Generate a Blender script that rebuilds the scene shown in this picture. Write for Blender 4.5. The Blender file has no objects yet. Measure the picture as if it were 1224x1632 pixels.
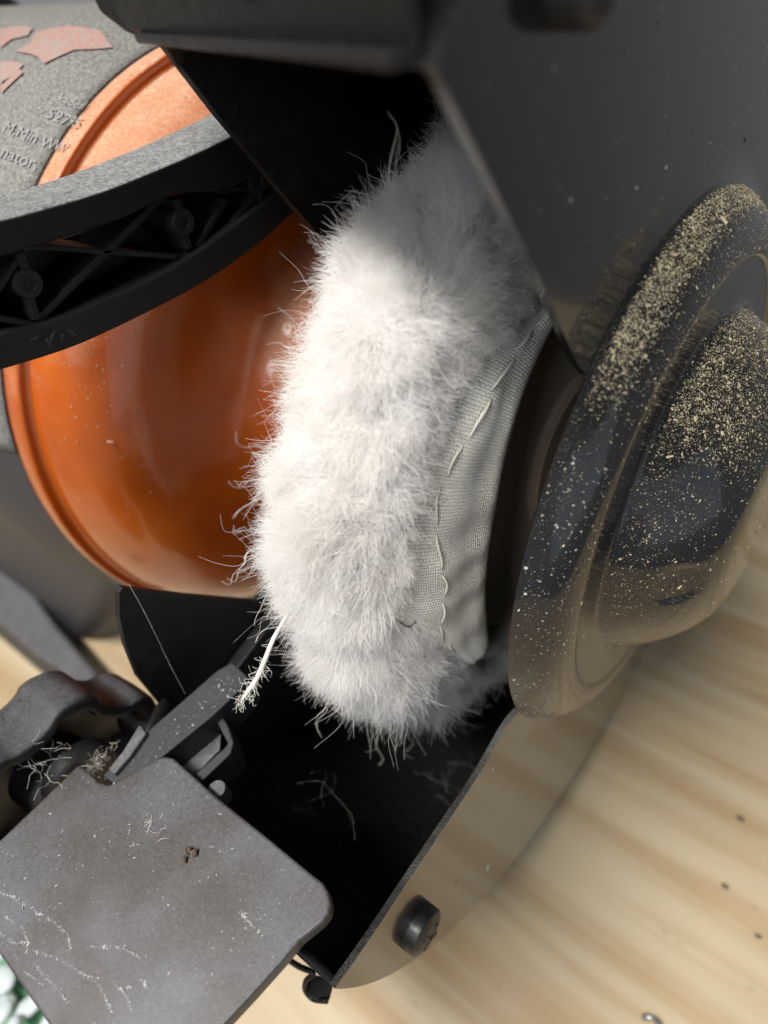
import bpy, math, random
import numpy as np
from mathutils import Vector, Matrix
random.seed(7); rng = np.random.default_rng(7)
SC = bpy.context.scene
SC.unit_settings.system = 'METRIC'; SC.unit_settings.scale_length = 0.01      # one unit is one centimetre
COL = SC.collection

# ------------------------------------------------------------------ camera
CAM = np.array([3.37115638, -10.29679558, 23.12349061])
RIGHT = np.array([0.78068607, 0.60480333, -0.15729649])
DOWN = np.array([0.35315878, -0.63463796, -0.6873962])
FWD = np.array([-0.51556584, 0.48109001, -0.70904462])
FPX = 1105.278
cd = bpy.data.cameras.new('camera'); cam = bpy.data.objects.new('camera', cd); COL.objects.link(cam)
cam.matrix_world = Matrix([[RIGHT[i], -DOWN[i], -FWD[i], CAM[i]] for i in range(3)] + [[0, 0, 0, 1]])
cd.sensor_fit = 'VERTICAL'; cd.sensor_height = 96.0; cd.lens = 96.0 * FPX / 1632.0
cd.clip_start = 0.2; cd.clip_end = 2000
cd.dof.use_dof = True; cd.dof.focus_distance = 11.0; cd.dof.aperture_fstop = 0.32
SC.camera = cam

# ------------------------------------------------------------------ light
w = bpy.data.worlds.new('World'); SC.world = w; w.use_nodes = True
nt = w.node_tree; bg = nt.nodes['Background']
tc = nt.nodes.new('ShaderNodeTexCoord'); sx = nt.nodes.new('ShaderNodeSeparateXYZ'); cr = nt.nodes.new('ShaderNodeValToRGB')
mr = nt.nodes.new('ShaderNodeMapRange'); mr.inputs[1].default_value = -1; mr.inputs[2].default_value = 1
nt.links.new(tc.outputs['Generated'], sx.inputs[0]); nt.links.new(sx.outputs[2], mr.inputs[0]); nt.links.new(mr.outputs[0], cr.inputs[0])
cr.color_ramp.elements[0].position = 0.12; cr.color_ramp.elements[0].color = (0.05, 0.045, 0.04, 1)
cr.color_ramp.elements[1].position = 0.42; cr.color_ramp.elements[1].color = (0.21, 0.21, 0.215, 1)
e3_ = cr.color_ramp.elements.new(0.78); e3_.color = (0.05, 0.052, 0.055, 1)
nt.links.new(cr.outputs[0], bg.inputs[0]); bg.inputs[1].default_value = 1.0

def lamp(name, loc, target, sx_, sy_, power, col):
    l = bpy.data.lights.new(name, 'AREA'); l.shape = 'RECTANGLE'; l.size = sx_; l.size_y = sy_; l.energy = power; l.color = col
    o = bpy.data.objects.new(name, l); COL.objects.link(o); o.location = loc
    o.rotation_euler = (Vector(target) - Vector(loc)).to_track_quat('-Z', 'Y').to_euler()
    return o
lamp('ceiling_lamp', (-12, -42, 102), (-3, -3, 14), 60, 14, 140000, (1.0, 0.96, 0.90))
lamp('side_window', (95, -35, 30), (0, -3, 14), 90, 70, 8000, (0.75, 0.86, 1.0))
lamp('window_light', (19, -85, 68), (-3, -5, 12), 17, 16, 15000, (0.86, 0.92, 1.0))
SC.view_settings.view_transform = 'Standard'; SC.view_settings.look = 'None'
SC.view_settings.exposure = 0.25; SC.view_settings.gamma = 1.0
SC.cycles.use_denoising = True
SC.cycles.max_bounces = 12; SC.cycles.diffuse_bounces = 8; SC.cycles.glossy_bounces = 5; SC.cycles.transmission_bounces = 8
SC.cycles.sample_clamp_indirect = 6

# ------------------------------------------------------------------ frames of reference
# the machine: the shaft runs along X through (y=0, z=13); a point of it is (x, angle in degrees, radius)
AX_Z = 13.0
UPV = (math.cos(math.radians(-125)), math.sin(math.radians(-125)))
def wp(x, a, r):
    m, g = r * math.cos(math.radians(a)), r * math.sin(math.radians(a))
    return np.array([x, UPV[1] * m - UPV[0] * g, AX_Z + UPV[0] * m + UPV[1] * g])
def sight(px, py):                       # unit direction of a point measured in the photograph
    d = RIGHT * (px - 612) + DOWN * (py - 816) + FWD * FPX
    return d / np.linalg.norm(d)
def tr(px, py, x=None, y=None, z=None):  # where that sight line meets a plane of the machine
    d = sight(px, py)
    if x is not None: t = (x - CAM[0]) / d[0]
    elif y is not None: t = (y - CAM[1]) / d[1]
    else: t = (z - CAM[2]) / d[2]
    return CAM + t * d
def tr_cyl(px, py, r):
    d = sight(px, py); o = CAM - np.array([0, 0, AX_Z])
    a = d[1]**2 + d[2]**2; b = 2 * (o[1]*d[1] + o[2]*d[2]); c = o[1]**2 + o[2]**2 - r*r
    D = max(b*b - 4*a*c, 0); return CAM + d * (-b - math.sqrt(D)) / 2 / a

# ------------------------------------------------------------------ objects
def thing(name, label, cat, loc, group=None):
    o = bpy.data.objects.new(name, None); COL.objects.link(o); o.location = loc; o.empty_display_size = 1
    o['label'] = label; o['category'] = cat
    if group: o['group'] = group
    return o
def obj(name, verts, faces, m, parent=None, smooth=False, bevel=0, label=None, kind=None, solid=0, auto=None, sub=0):
    me = bpy.data.meshes.new(name)
    me.from_pydata([tuple(map(float, v)) for v in verts], [], [tuple(map(int, f)) for f in faces]); me.validate(); me.update()
    o = bpy.data.objects.new(name, me); COL.objects.link(o)
    if m: me.materials.append(m)
    if smooth: me.shade_smooth()
    if auto is not None: me.set_sharp_from_angle(angle=math.radians(auto))
    if solid:
        s = o.modifiers.new('thick', 'SOLIDIFY'); s.thickness = solid; s.offset = -1
    if bevel:
        b = o.modifiers.new('bevel', 'BEVEL'); b.width = bevel; b.segments = 3; b.limit_method = 'ANGLE'; b.angle_limit = math.radians(35)
        b.harden_normals = False
    if sub:
        s = o.modifiers.new('sub', 'SUBSURF'); s.levels = sub; s.render_levels = sub
    if parent:
        o.parent = parent
        if parent.type == 'EMPTY': o.matrix_parent_inverse = Matrix.Translation(-Vector(parent.location))
    if label: o['label'] = label
    if kind: o['kind'] = kind
    return o
def prism(name, poly, vec, m, parent=None, **k):
    poly = [np.array(p, float) for p in poly]; n = len(poly); vec = np.array(vec, float)
    nr = sum((np.cross(poly[i], poly[(i+1) % n]) for i in range(n)), np.zeros(3))
    if nr @ vec > 0: poly = poly[::-1]
    v = poly + [p + vec for p in poly]
    f = [tuple(range(n)), tuple(range(2*n-1, n-1, -1))] + [(i, i+n, (i+1) % n + n, (i+1) % n) for i in range(n)]
    return obj(name, v, f, m, parent, **k)
def merge(parts):
    V, F = [], []
    for v, f in parts:
        b = len(V); V += [tuple(q) for q in v]; F += [tuple(i + b for i in q) for q in f]
    return V, F
def prism_g(poly, vec):
    poly = [np.array(p, float) for p in poly]; n = len(poly); vec = np.array(vec, float)
    nr = sum((np.cross(poly[i], poly[(i+1) % n]) for i in range(n)), np.zeros(3))
    if nr @ vec > 0: poly = poly[::-1]
    return poly + [p + vec for p in poly], [tuple(range(n)), tuple(range(2*n-1, n-1, -1))] + [(i, i+n, (i+1) % n + n, (i+1) % n) for i in range(n)]
def spline(pts, n):                       # Catmull-Rom through points of any dimension
    P = np.array(pts, float); P = np.vstack([2*P[0]-P[1], P, 2*P[-1]-P[-2]]); out = []
    for i in range(1, len(P)-2):
        for k in range(n):
            t = k / n
            out.append(0.5*((2*P[i]) + (-P[i-1]+P[i+1])*t + (2*P[i-1]-5*P[i]+4*P[i+1]-P[i+2])*t*t + (-P[i-1]+3*P[i]-3*P[i+1]+P[i+2])*t**3))
    out.append(P[-2]); return np.array(out)
def revolve(profile, angs, closed=True):  # profile of (x, r), turned about the shaft
    V = [wp(x, a, r) for a in angs for (x, r) in profile]; n = len(profile); A = len(angs); F = []
    for i in range(A if closed else A-1):
        j = (i+1) % A
        for k in range(n-1): F.append((i*n+k, j*n+k, j*n+k+1, i*n+k+1))
    return V, F
def tube(pts, rad, sides=6):
    P = np.array(pts, float); n = len(P); R_ = np.full(n, rad) if np.isscalar(rad) else np.array(rad); V = []; F = []
    ref = np.array([0.31, 0.17, 0.93])
    for i in range(n):
        t = P[min(i+1, n-1)] - P[max(i-1, 0)]; t /= np.linalg.norm(t) + 1e-12
        a = np.cross(t, ref); a /= np.linalg.norm(a) + 1e-12; b = np.cross(t, a)
        for k in range(sides):
            q = 2*math.pi*k/sides; V.append(P[i] + R_[i]*(math.cos(q)*a + math.sin(q)*b))
    for i in range(n-1):
        for k in range(sides): F.append((i*sides+k, i*sides+(k+1) % sides, (i+1)*sides+(k+1) % sides, (i+1)*sides+k))
    F.append(tuple(range(sides))[::-1]); F.append(tuple(range((n-1)*sides, n*sides)))
    return V, F
def disc_x(cy, cz, prof, n=32, fn=None):  # a turned piece whose axis runs along X; profile of (x, r)
    V = []; m = len(prof)
    for i in range(n):
        q = 2*math.pi*i/n
        for (x, r) in prof:
            rr = fn(q, r, x) if fn else r
            V.append((x, cy + rr*math.cos(q), cz + rr*math.sin(q)))
    F = [(i*m+k, i*m+k+1, ((i+1) % n)*m+k+1, ((i+1) % n)*m+k) for i in range(n) for k in range(m-1)]
    F.append(tuple(i*m for i in range(n))); F.append(tuple(i*m+m-1 for i in range(n))[::-1])
    return V, F

# ------------------------------------------------------------------ materials
class Mat:
    def __init__(s, name, col=(0.5, 0.5, 0.5), rough=0.5, metal=0.0, spec=0.5, coat=0.0, coat_r=0.05):
        s.m = bpy.data.materials.new(name); s.m.use_nodes = True; s.t = s.m.node_tree; s.b = s.t.nodes['Principled BSDF']
        s.b.inputs['Base Color'].default_value = (*col, 1); s.b.inputs['Roughness'].default_value = rough
        s.b.inputs['Metallic'].default_value = metal; s.b.inputs['Specular IOR Level'].default_value = spec
        s.b.inputs['Coat Weight'].default_value = coat; s.b.inputs['Coat Roughness'].default_value = coat_r
        s.tc = s.t.nodes.new('ShaderNodeTexCoord')
    def n(s, kind, **k):
        q = s.t.nodes.new('ShaderNode' + kind)
        for a, b in k.items():
            if a.startswith('i'): q.inputs[int(a[1:])].default_value = b
            else: setattr(q, a, b)
        return q
    def l(s, a, b): s.t.links.new(a, b)
    def pos(s, scale=(1, 1, 1), rot=(0, 0, 0), loc=(0, 0, 0)):
        q = s.n('Mapping'); q.inputs['Scale'].default_value = scale; q.inputs['Rotation'].default_value = rot; q.inputs['Location'].default_value = loc
        s.l(s.tc.outputs['Object'], q.inputs[0]); return q.outputs[0]
    def noise(s, sc, det=4, rough=0.6, vec=None, dist=0):
        q = s.n('TexNoise'); q.inputs['Scale'].default_value = sc; q.inputs['Detail'].default_value = det
        q.inputs['Roughness'].default_value = rough; q.inputs['Distortion'].default_value = dist
        s.l(vec if vec is not None else s.tc.outputs['Object'], q.inputs['Vector']); return q.outputs['Fac']
    def voro(s, sc, vec=None, feature='F1'):
        q = s.n('TexVoronoi'); q.feature = feature; q.inputs['Scale'].default_value = sc
        s.l(vec if vec is not None else s.tc.outputs['Object'], q.inputs['Vector']); return q.outputs['Distance']
    def ramp(s, fac, a, b, ca=(0, 0, 0, 1), cb=(1, 1, 1, 1)):
        q = s.n('ValToRGB'); q.color_ramp.elements[0].position = a; q.color_ramp.elements[1].position = b
        q.color_ramp.elements[0].color = ca if len(ca) == 4 else (*ca, 1); q.color_ramp.elements[1].color = cb if len(cb) == 4 else (*cb, 1)
        s.l(fac, q.inputs[0]); return q.outputs[0]
    def mix(s, fac, a, b, mode='MIX'):
        q = s.n('Mix'); q.data_type = 'RGBA'; q.blend_type = mode
        for v, i in ((fac, 0), (a, 6), (b, 7)):
            if isinstance(v, (int, float)): q.inputs[i].default_value = v
            elif isinstance(v, tuple): q.inputs[i].default_value = (*v, 1) if len(v) == 3 else v
            else: s.l(v, q.inputs[i])
        return q.outputs[2]
    def math(s, op, a, b=0.0):
        q = s.n('Math'); q.operation = op
        for v, i in ((a, 0), (b, 1)):
            if isinstance(v, (int, float)): q.inputs[i].default_value = v
            else: s.l(v, q.inputs[i])
        return q.outputs[0]
    def color(s, x): s.l(x, s.b.inputs['Base Color'])
    def rough(s, x): s.l(x, s.b.inputs['Roughness'])
    def bump(s, h, strength=0.3, dist=0.02):
        q = s.n('Bump'); q.inputs['Strength'].default_value = strength; q.inputs['Distance'].default_value = dist
        s.l(h, q.inputs['Height']); s.l(q.outputs[0], s.b.inputs['Normal']); return q
    def upness(s):                           # how far a surface faces up: settled dust lies there
        g = s.n('NewGeometry'); x = s.n('SeparateXYZ'); s.l(g.outputs['Normal'], x.inputs[0]); return x.outputs[2]

def black_paint():
    m = Mat('glossy_black_paint', (0.012, 0.013, 0.015), 0.2, 0, 0.25, 0.50, 0.06)
    m.b.inputs['Coat IOR'].default_value = 1.62
    f = m.noise(2.2, 5, 0.65)
    m.l(m.ramp(f, 0.35, 0.75, (0.035, 0.035, 0.035, 1), (0.12, 0.12, 0.12, 1)), m.b.inputs['Coat Roughness'])
    sp = m.ramp(m.voro(26), 0.0, 0.075, (1, 1, 1, 1), (0, 0, 0, 1)); pt = m.ramp(m.noise(1.3, 3), 0.5, 0.62)
    k = m.mix(1.0, sp, pt, 'MULTIPLY')
    g_ = m.ramp(m.noise(30, 4, 0.9), 0.50, 0.66); up_ = m.ramp(m.upness(), 0.25, 0.75); pa = m.ramp(m.noise(0.9, 4, 0.6), 0.35, 0.6)
    ds = m.math('MULTIPLY', m.math('MULTIPLY', g_, up_), m.math('ADD', m.math('MULTIPLY', pa, 0.22), 0.05))
    m.color(m.mix(ds, m.mix(k, (0.012, 0.013, 0.015), (0.10, 0.09, 0.075)), (0.40, 0.35, 0.24)))
    m.bump(m.noise(0.55, 2), 0.25, 0.05)
    return m.m
def black_satin(name='satin_black_steel', c=(0.012, 0.012, 0.013), r=0.42):
    m = Mat(name, c, r, 0, 0.5); f = m.noise(6, 5)
    m.rough(m.ramp(f, 0.3, 0.8, (r*0.8,)*3, (min(1, r*1.5),)*3)); m.bump(m.noise(30, 3), 0.12, 0.01); return m.m
def orange_paint():
    m = Mat('orange_paint', (0.5, 0.1, 0.008), 0.30, 0, 0.5, 0.7, 0.10)
    g = m.noise(28, 4, 0.75); dust = m.ramp(m.math('ADD', m.math('MULTIPLY', m.upness(), 0.62), m.math('MULTIPLY', m.noise(1.1, 4), 0.5)), 0.50, 0.88)
    sp = m.ramp(m.noise(13, 6, 0.95), 0.44, 0.56)
    dm = m.math('MULTIPLY', dust, m.math('ADD', m.math('MULTIPLY', sp, 0.55), 0.40))
    base = m.mix(m.ramp(m.noise(0.5, 3), 0.3, 0.7), (0.40, 0.068, 0.004), (0.52, 0.115, 0.010))
    m.color(m.mix(dm, base, (0.62, 0.40, 0.27)))
    m.rough(m.ramp(dm, 0.0, 0.7, (0.26,)*3, (0.85,)*3)); m.l(m.ramp(dm, 0.0, 0.45, (0.8,)*3, (0.0,)*3), m.b.inputs['Coat Weight'])
    m.bump(m.noise(9, 5, 0.7), 0.10, 0.03); return m.m
def label_mat():
    m = Mat('dusty_grey_label', (0.2, 0.2, 0.2), 0.7)
    a = m.noise(15, 6, 0.9); b = m.noise(3, 5, 0.7)
    c = m.mix(m.ramp(a, 0.38, 0.62), (0.04, 0.04, 0.04), (0.33, 0.325, 0.305))
    m.color(m.mix(m.ramp(b, 0.35, 0.7, (0, 0, 0, 1), (0.35, 0.35, 0.35, 1)), c, (0.19, 0.187, 0.178))); m.bump(a, 0.4, 0.02); return m.m
def dusted(name, base, dustc, r=0.55, amount=0.55, grain=34):
    m = Mat(name, base, r)
    a = m.noise(grain, 4, 0.8); up = m.ramp(m.upness(), 0.45, 0.85)
    big = m.ramp(m.noise(3.0, 4, 0.7), 0.28, 0.72)
    f = m.math('MULTIPLY', up, m.math('MULTIPLY', m.math('ADD', m.math('MULTIPLY', m.ramp(a, 0.36, 0.66), 0.7), 0.25), m.math('ADD', m.math('MULTIPLY', big, 0.6), amount)))
    m.color(m.mix(f, base, dustc)); m.rough(m.ramp(f, 0, 0.6, (r,)*3, (0.9,)*3)); m.bump(a, 0.25, 0.015); return m.m
def rest_mat():
    m = Mat('worn_grey_steel', (0.15, 0.15, 0.165), 0.5, 0.25, 0.5)
    a = m.noise(13, 8, 0.85); b = m.noise(1.1, 3); c = m.noise(60, 2, 0.9)
    bigc = m.ramp(m.noise(0.42, 3, 0.5), 0.40, 0.60)
    base = m.mix(m.ramp(a, 0.42, 0.62), m.mix(bigc, (0.042, 0.038, 0.036), (0.066, 0.066, 0.076)), m.mix(bigc, (0.078, 0.072, 0.068), (0.125, 0.127, 0.146)))
    base = m.mix(m.ramp(m.noise(7, 3, 0.7, m.pos(loc=(4, 2, 0))), 0.62, 0.72, (0, 0, 0, 1), (0.6, 0.6, 0.6, 1)), base, (0.15, 0.085, 0.055))
    base = m.mix(m.ramp(c, 0.66, 0.72), base, (0.36, 0.36, 0.37))
    pit = m.ramp(m.voro(9), 0.0, 0.11, (1, 1, 1, 1), (0, 0, 0, 1)); base = m.mix(m.math('MULTIPLY', pit, 0.6), base, (0.05, 0.04, 0.04))
    m.color(m.mix(m.ramp(b, 0.45, 0.7, (0, 0, 0, 1), (0.30, 0.30, 0.30, 1)), base, (0.13, 0.13, 0.15)))
    m.rough(m.ramp(a, 0.3, 0.7, (0.34,)*3, (0.55,)*3)); m.bump(m.noise(13, 8, 0.85), 0.22, 0.02); return m.m
def pine():
    m = Mat('planed_pine', (0.6, 0.45, 0.28), 0.45, 0, 0.4)
    v = m.pos((0.035, 1.0, 1.0), (0, 0, math.radians(-4)))
    warp = m.noise(0.28, 3, 0.5, m.pos((0.16, 0.55, 1)))
    s = m.n('SeparateXYZ'); m.l(v, s.inputs[0])
    y = m.math('ADD', s.outputs[1], m.math('MULTIPLY', warp, 2.6))
    q = m.n('CombineXYZ'); m.l(m.math('MULTIPLY', s.outputs[0], 1.0), q.inputs[0]); m.l(y, q.inputs[1])
    rings = m.noise(0.95, 4, 0.5, q.outputs[0]); fine = m.noise(9, 6, 0.8, q.outputs[0])
    f = m.ramp(rings, 0.42, 0.61)
    c = m.mix(f, (0.55, 0.455, 0.30), (0.41, 0.28, 0.145))
    c = m.mix(m.ramp(fine, 0.35, 0.75, (0, 0, 0, 1), (0.3, 0.3, 0.3, 1)), c, (0.56, 0.485, 0.36))
    c = m.mix(m.ramp(m.noise(0.25, 3), 0.4, 0.7, (0, 0, 0, 1), (0.5, 0.5, 0.5, 1)), c, (0.49, 0.40, 0.27))
    spk = m.ramp(m.voro(0.8, m.pos((1, 1.6, 1))), 0.03, 0.10, (1, 1, 1, 1), (0, 0, 0, 1))
    c = m.mix(m.math('MULTIPLY', spk, 0.45), c, (0.30, 0.22, 0.14))
    m.color(c); m.bump(fine, 0.15, 0.02); return m.m
def wool_mat():
    m = bpy.data.materials.new('white_wool'); m.use_nodes = True; t = m.node_tree; t.nodes.clear()
    o = t.nodes.new('ShaderNodeOutputMaterial'); d = t.nodes.new('ShaderNodeBsdfDiffuse'); tl = t.nodes.new('ShaderNodeBsdfTranslucent')
    g = t.nodes.new('ShaderNodeBsdfGlossy'); m1 = t.nodes.new('ShaderNodeMixShader'); m2 = t.nodes.new('ShaderNodeMixShader')
    tcn = t.nodes.new('ShaderNodeTexCoord'); nz = t.nodes.new('ShaderNodeTexNoise'); nz.inputs['Scale'].default_value = 1.3; nz.inputs['Detail'].default_value = 4
    r = t.nodes.new('ShaderNodeValToRGB'); r.color_ramp.elements[0].position = 0.35; r.color_ramp.elements[1].position = 0.65
    r.color_ramp.elements[0].color = (0.955, 0.945, 0.925, 1); r.color_ramp.elements[1].color = (0.985, 0.98, 0.975, 1)
    t.links.new(tcn.outputs['Object'], nz.inputs['Vector']); t.links.new(nz.outputs['Fac'], r.inputs[0])
    t.links.new(r.outputs[0], d.inputs[0]); t.links.new(r.outputs[0], tl.inputs[0])
    g.inputs['Roughness'].default_value = 0.45; g.inputs[0].default_value = (0.9, 0.9, 0.9, 1)
    m1.inputs[0].default_value = 0.52; t.links.new(d.outputs[0], m1.inputs[1]); t.links.new(tl.outputs[0], m1.inputs[2])
    m2.inputs[0].default_value = 0.05; t.links.new(m1.outputs[0], m2.inputs[1]); t.links.new(g.outputs[0], m2.inputs[2])
    t.links.new(m2.outputs[0], o.inputs[0]); return m
def knit_mat():
    m = Mat('knitted_backing', (0.62, 0.60, 0.52), 0.85, 0, 0.2); m.b.inputs['Sheen Weight'].default_value = 0.15
    u = m.n('UVMap'); q = m.n('Mapping'); q.inputs['Scale'].default_value = (1, 1, 1); m.l(u.outputs[0], q.inputs[0])
    wv = m.noise(0.9, 2, 0.5, q.outputs[0])
    sp = m.n('SeparateXYZ'); m.l(q.outputs[0], sp.inputs[0]); wob = m.math('MULTIPLY', m.math('SUBTRACT', m.noise(9, 3, 0.7, q.outputs[0]), 0.5), 5.0)
    pu = m.math('ADD', m.math('MULTIPLY', sp.outputs[0], 62.0), wob); pv = m.math('ADD', m.math('MULTIPLY', sp.outputs[1], 82.0), wob)
    s1 = m.math('SINE', m.math('ADD', pu, pv)); s2 = m.math('SINE', m.math('SUBTRACT', pu, pv))
    h = m.ramp(m.math('ADD', m.math('MULTIPLY', m.math('MULTIPLY', s1, s2), 0.5), 0.5), 0.1, 0.7)
    m.color(m.mix(h, (0.60, 0.585, 0.51), (0.92, 0.905, 0.83))); m.bump(h, 0.9, 0.03); return m.m
def simple(name, col, r=0.5, metal=0.0, coat=0.0): return Mat(name, col, r, metal, 0.5, coat).m

M_PAINT = black_paint(); M_SATIN = black_satin(); M_ORANGE = orange_paint(); M_LABEL = label_mat(); M_REST = rest_mat()
M_PLASTIC = dusted('dusty_black_plastic', (0.007, 0.007, 0.008), (0.30, 0.305, 0.31), 0.6, 0.9, 15)
M_PLASTIC.node_tree.nodes['Principled BSDF'].inputs['Specular IOR Level'].default_value = 0.25
M_RIB = Mat('black_plastic', (0.012, 0.012, 0.0125), 0.65, 0, 0.25).m
M_ARM = dusted('dusty_black_bar', (0.013, 0.014, 0.018), (0.09, 0.09, 0.10), 0.42, 0.2, 46)
M_KNOB = dusted('dusty_knob_plastic', (0.012, 0.012, 0.013), (0.13, 0.13, 0.14), 0.34, 0.4, 22)
M_CAST = dusted('dusty_grey_casting', (0.045, 0.045, 0.05), (0.20, 0.20, 0.21), 0.55, 0.4, 12)
M_PINE = pine(); M_WOOL = wool_mat(); M_KNIT = knit_mat()
M_INNER = black_satin('shade_darkened_black', (0.006, 0.006, 0.006), 0.5)  # extra-deep black: shade of the guard interior and rail web put into colour
def red_print():
    m = Mat('faded_red_print', (0.5, 0.1, 0.08), 0.75); a = m.noise(13, 6, 0.85); b = m.noise(1.6, 4, 0.7)
    c = m.mix(m.ramp(b, 0.35, 0.65), (0.42, 0.14, 0.11), (0.33, 0.19, 0.155)); m.color(m.mix(m.ramp(a, 0.42, 0.56), c, (0.30, 0.27, 0.25))); return m.m
M_RED = red_print()
M_WHITE = dusted('worn_white_print', (0.34, 0.34, 0.34), (0.28, 0.28, 0.27), 0.7, 1.0, 20)
M_THREAD = simple('white_thread', (0.80, 0.78, 0.72), 0.7)
M_BELLDUST = simple('pale_orange_dust', (0.55, 0.30, 0.20), 0.7)
M_FLANGE = dusted('rusty_flange_steel', (0.34, 0.26, 0.19), (0.40, 0.33, 0.25), 0.6, 0.5, 5)
M_KTHREAD = simple('cream_thread', (0.70, 0.68, 0.60), 0.8)
M_DUST = simple('tan_sawdust', (0.58, 0.50, 0.33), 0.7); M_DUSTW = simple('pale_dust', (0.38, 0.38, 0.39), 0.6)
M_STEEL = simple('steel', (0.35, 0.35, 0.36), 0.3, 0.9); M_RUST = dusted('rusty_steel', (0.09, 0.065, 0.05), (0.16, 0.12, 0.09), 0.7, 0.6, 6)
M_PAD = black_satin('brown_felt_pad', (0.50, 0.42, 0.32), 0.9)
M_PETAL = simple('white_petal', (0.55, 0.63, 0.65), 0.5); M_LEAF = simple('green_leaf', (0.10, 0.30, 0.16), 0.45)

# ------------------------------------------------------------------ the bench
prism('workbench_top', [(-90, -40, 0), (25, -40, 0), (25, 25, 0), (-90, 25, 0)], (0, 0, -4), M_PINE, kind='structure')

# ------------------------------------------------------------------ the grinder
G = thing('bench_grinder', 'orange and black bench grinder with a glossy black wheel guard, standing on the pine bench', 'bench grinder', (-16, 0, 0))
FULL = [i * 360 / 144 for i in range(144)]

# outer cover: flat plate with the opening cut out, and the dished boss
L2 = ([5.33, 6.57, 7.83, 8.86, 9.81, 10.6], [-16.4, -17.0, -20.1, -22.0, -23.3, -24.9])
L1 = ([5.33, 7.64, 9.1, 10.6], [269.8, 268.3, 268.2, 268.1])
def lo(r): return float(np.interp(r, *L2))
def hi(r): return float(np.interp(r, *L1))
ROUT = 10.45
V = []; F = []; rs = np.concatenate([np.linspace(5.33, 5.9, 8), np.linspace(6.2, ROUT, 11)]); na = 150
for r in rs:
    for j in range(na + 1): V.append(wp(0.07*max(0, 1-(r-5.33)/0.5)**2.0, lo(r) + (hi(r) - lo(r)) * j / na, r))
for i in range(len(rs)-1):
    for j in range(na):
        a = i*(na+1)+j; F.append((a, a+na+1, a+na+2, a+1))
prof = [(0.07, 5.33)] + [tuple(p) for p in spline([(0.11, 5.31), (0.30, 5.20), (0.51, 5.03), (0.66, 4.82), (0.745, 4.58), (0.765, 4.42), (0.74, 4.30), (0.70, 4.20), (0.69, 3.9), (0.69, 3.62), (0.72, 3.46), (0.86, 3.36),
     (1.25, 3.12), (1.7, 2.72), (2.05, 2.25), (2.22, 1.8), (2.29, 1.2), (2.31, 0.6), (2.31, 0.02)], 4)]
bv, bf = revolve(prof, [i*360/300 for i in range(300)])
bv = np.array(bv); dd = sight(1088, 943); rel = bv - CAM; tt = rel @ dd; off = np.linalg.norm(rel - tt[:, None]*dd, axis=1)
near_ = np.where(off < 0.12)[0]; dc = bv[near_[tt[near_].argmin()]]; dn = dc - np.array([0.6, 0, AX_Z]); dn /= np.linalg.norm(dn)   # a round dimple pressed into the boss
ds_ = np.linalg.norm(bv - dc, axis=1); bv -= dn * (0.07*np.clip((0.46 - ds_)/0.10, 0, 1))[:, None]; bv = list(bv)
v, f = merge([(V, F), (bv, bf)])
me_cover = obj('guard_cover', v, f, M_PAINT, G, smooth=True, solid=0.11, label='glossy black outer wheel guard cover with a dished round boss, speckled with sawdust')
cover = me_cover; es = cover.modifiers.new('edges', 'EDGE_SPLIT'); es.split_angle = math.radians(55)
# rim band and inner plate
def a0(x): return -24.9 if x > -5 else -20
V = []; F = []; bp = [(-0.12, ROUT), (-1.5, ROUT+0.02), (-3, ROUT+0.03), (-4.6, ROUT-0.02), (-5.3, 10.05), (-5.75, 9.5), (-5.96, 8.8)]
nb = 140
for (x, r) in bp:
    h = np.interp(-x, [0, 5.9], [268.1, 259.0])
    for j in range(nb+1): V.append(wp(x, -24.9 + (h + 24.9) * j / nb, r))
for i in range(len(bp)-1):
    for j in range(nb):
        a = i*(nb+1)+j; F.append((a, a+nb+1, a+nb+2, a+1))
band = obj('guard_band', V, F, M_INNER, G, smooth=True, solid=0.10, label='curved black rim of the wheel guard, open towards the front')
# inner plate, notched: upper edge at m=-1.4, lower edge at m=5.56
def mg(m, g, x): return wp(x, math.degrees(math.atan2(g, m)), math.hypot(m, g))
XI = -5.9; poly = [mg(-1.78, -8.95, XI), mg(-1.62, -7.8, XI), mg(-1.45, -6.05, XI), mg(-1.32, -4.0, XI), mg(-1.2, -2.6, XI), mg(0.3, -1.9, XI), mg(2.6, -1.5, XI), mg(4.8, -1.6, XI), mg(5.72, -2.2, XI), mg(5.80, -4.2, XI), mg(5.82, -5.8, XI)]
poly += [tr(190, 945, x=XI), tr(191, 985, x=XI), tr(201, 1030, x=XI), tr(221, 1080, x=XI)]
poly += [wp(XI, a, 9.0) for a in np.linspace(-22, 258, 70)]
prism('inner_guard_plate', poly, (-0.14, 0, 0), M_INNER, G, label='black inner plate of the wheel guard beside the orange motor')
# bracket that carries the tool rest, on the inner plate
prism('rest_bracket', [tr(px, py, x=-5.55) for px, py in [(506, 1088), (482, 1122), (395, 1232), (352, 1292), (290, 1255), (330, 1130), (420, 1010), (470, 960)]], (-0.3, 0, 0), M_SATIN, G, bevel=0.03)
# curled lip at the lower end of the band
lipc = spline([tr(459, 1529, z=8.4), tr(478, 1541, z=8.35), tr(500, 1551, z=8.35), tr(488, 1563, z=8.2), tr(487, 1578, z=8.0), tr(500, 1592, z=7.9), tr(521, 1595, z=8.05)], 5)
lv, lf = tube(lipc, 0.055, 8); obj('rolled_lip', lv, lf, M_SATIN, G, smooth=True)
prism('lip_tab', [tr(px, py, z=8.0) for px, py in [(487, 1566), (505, 1553), (532, 1563), (524, 1594), (505, 1596), (490, 1584)]], (0, 0, -0.08), M_SATIN, G, bevel=0.03)
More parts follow.
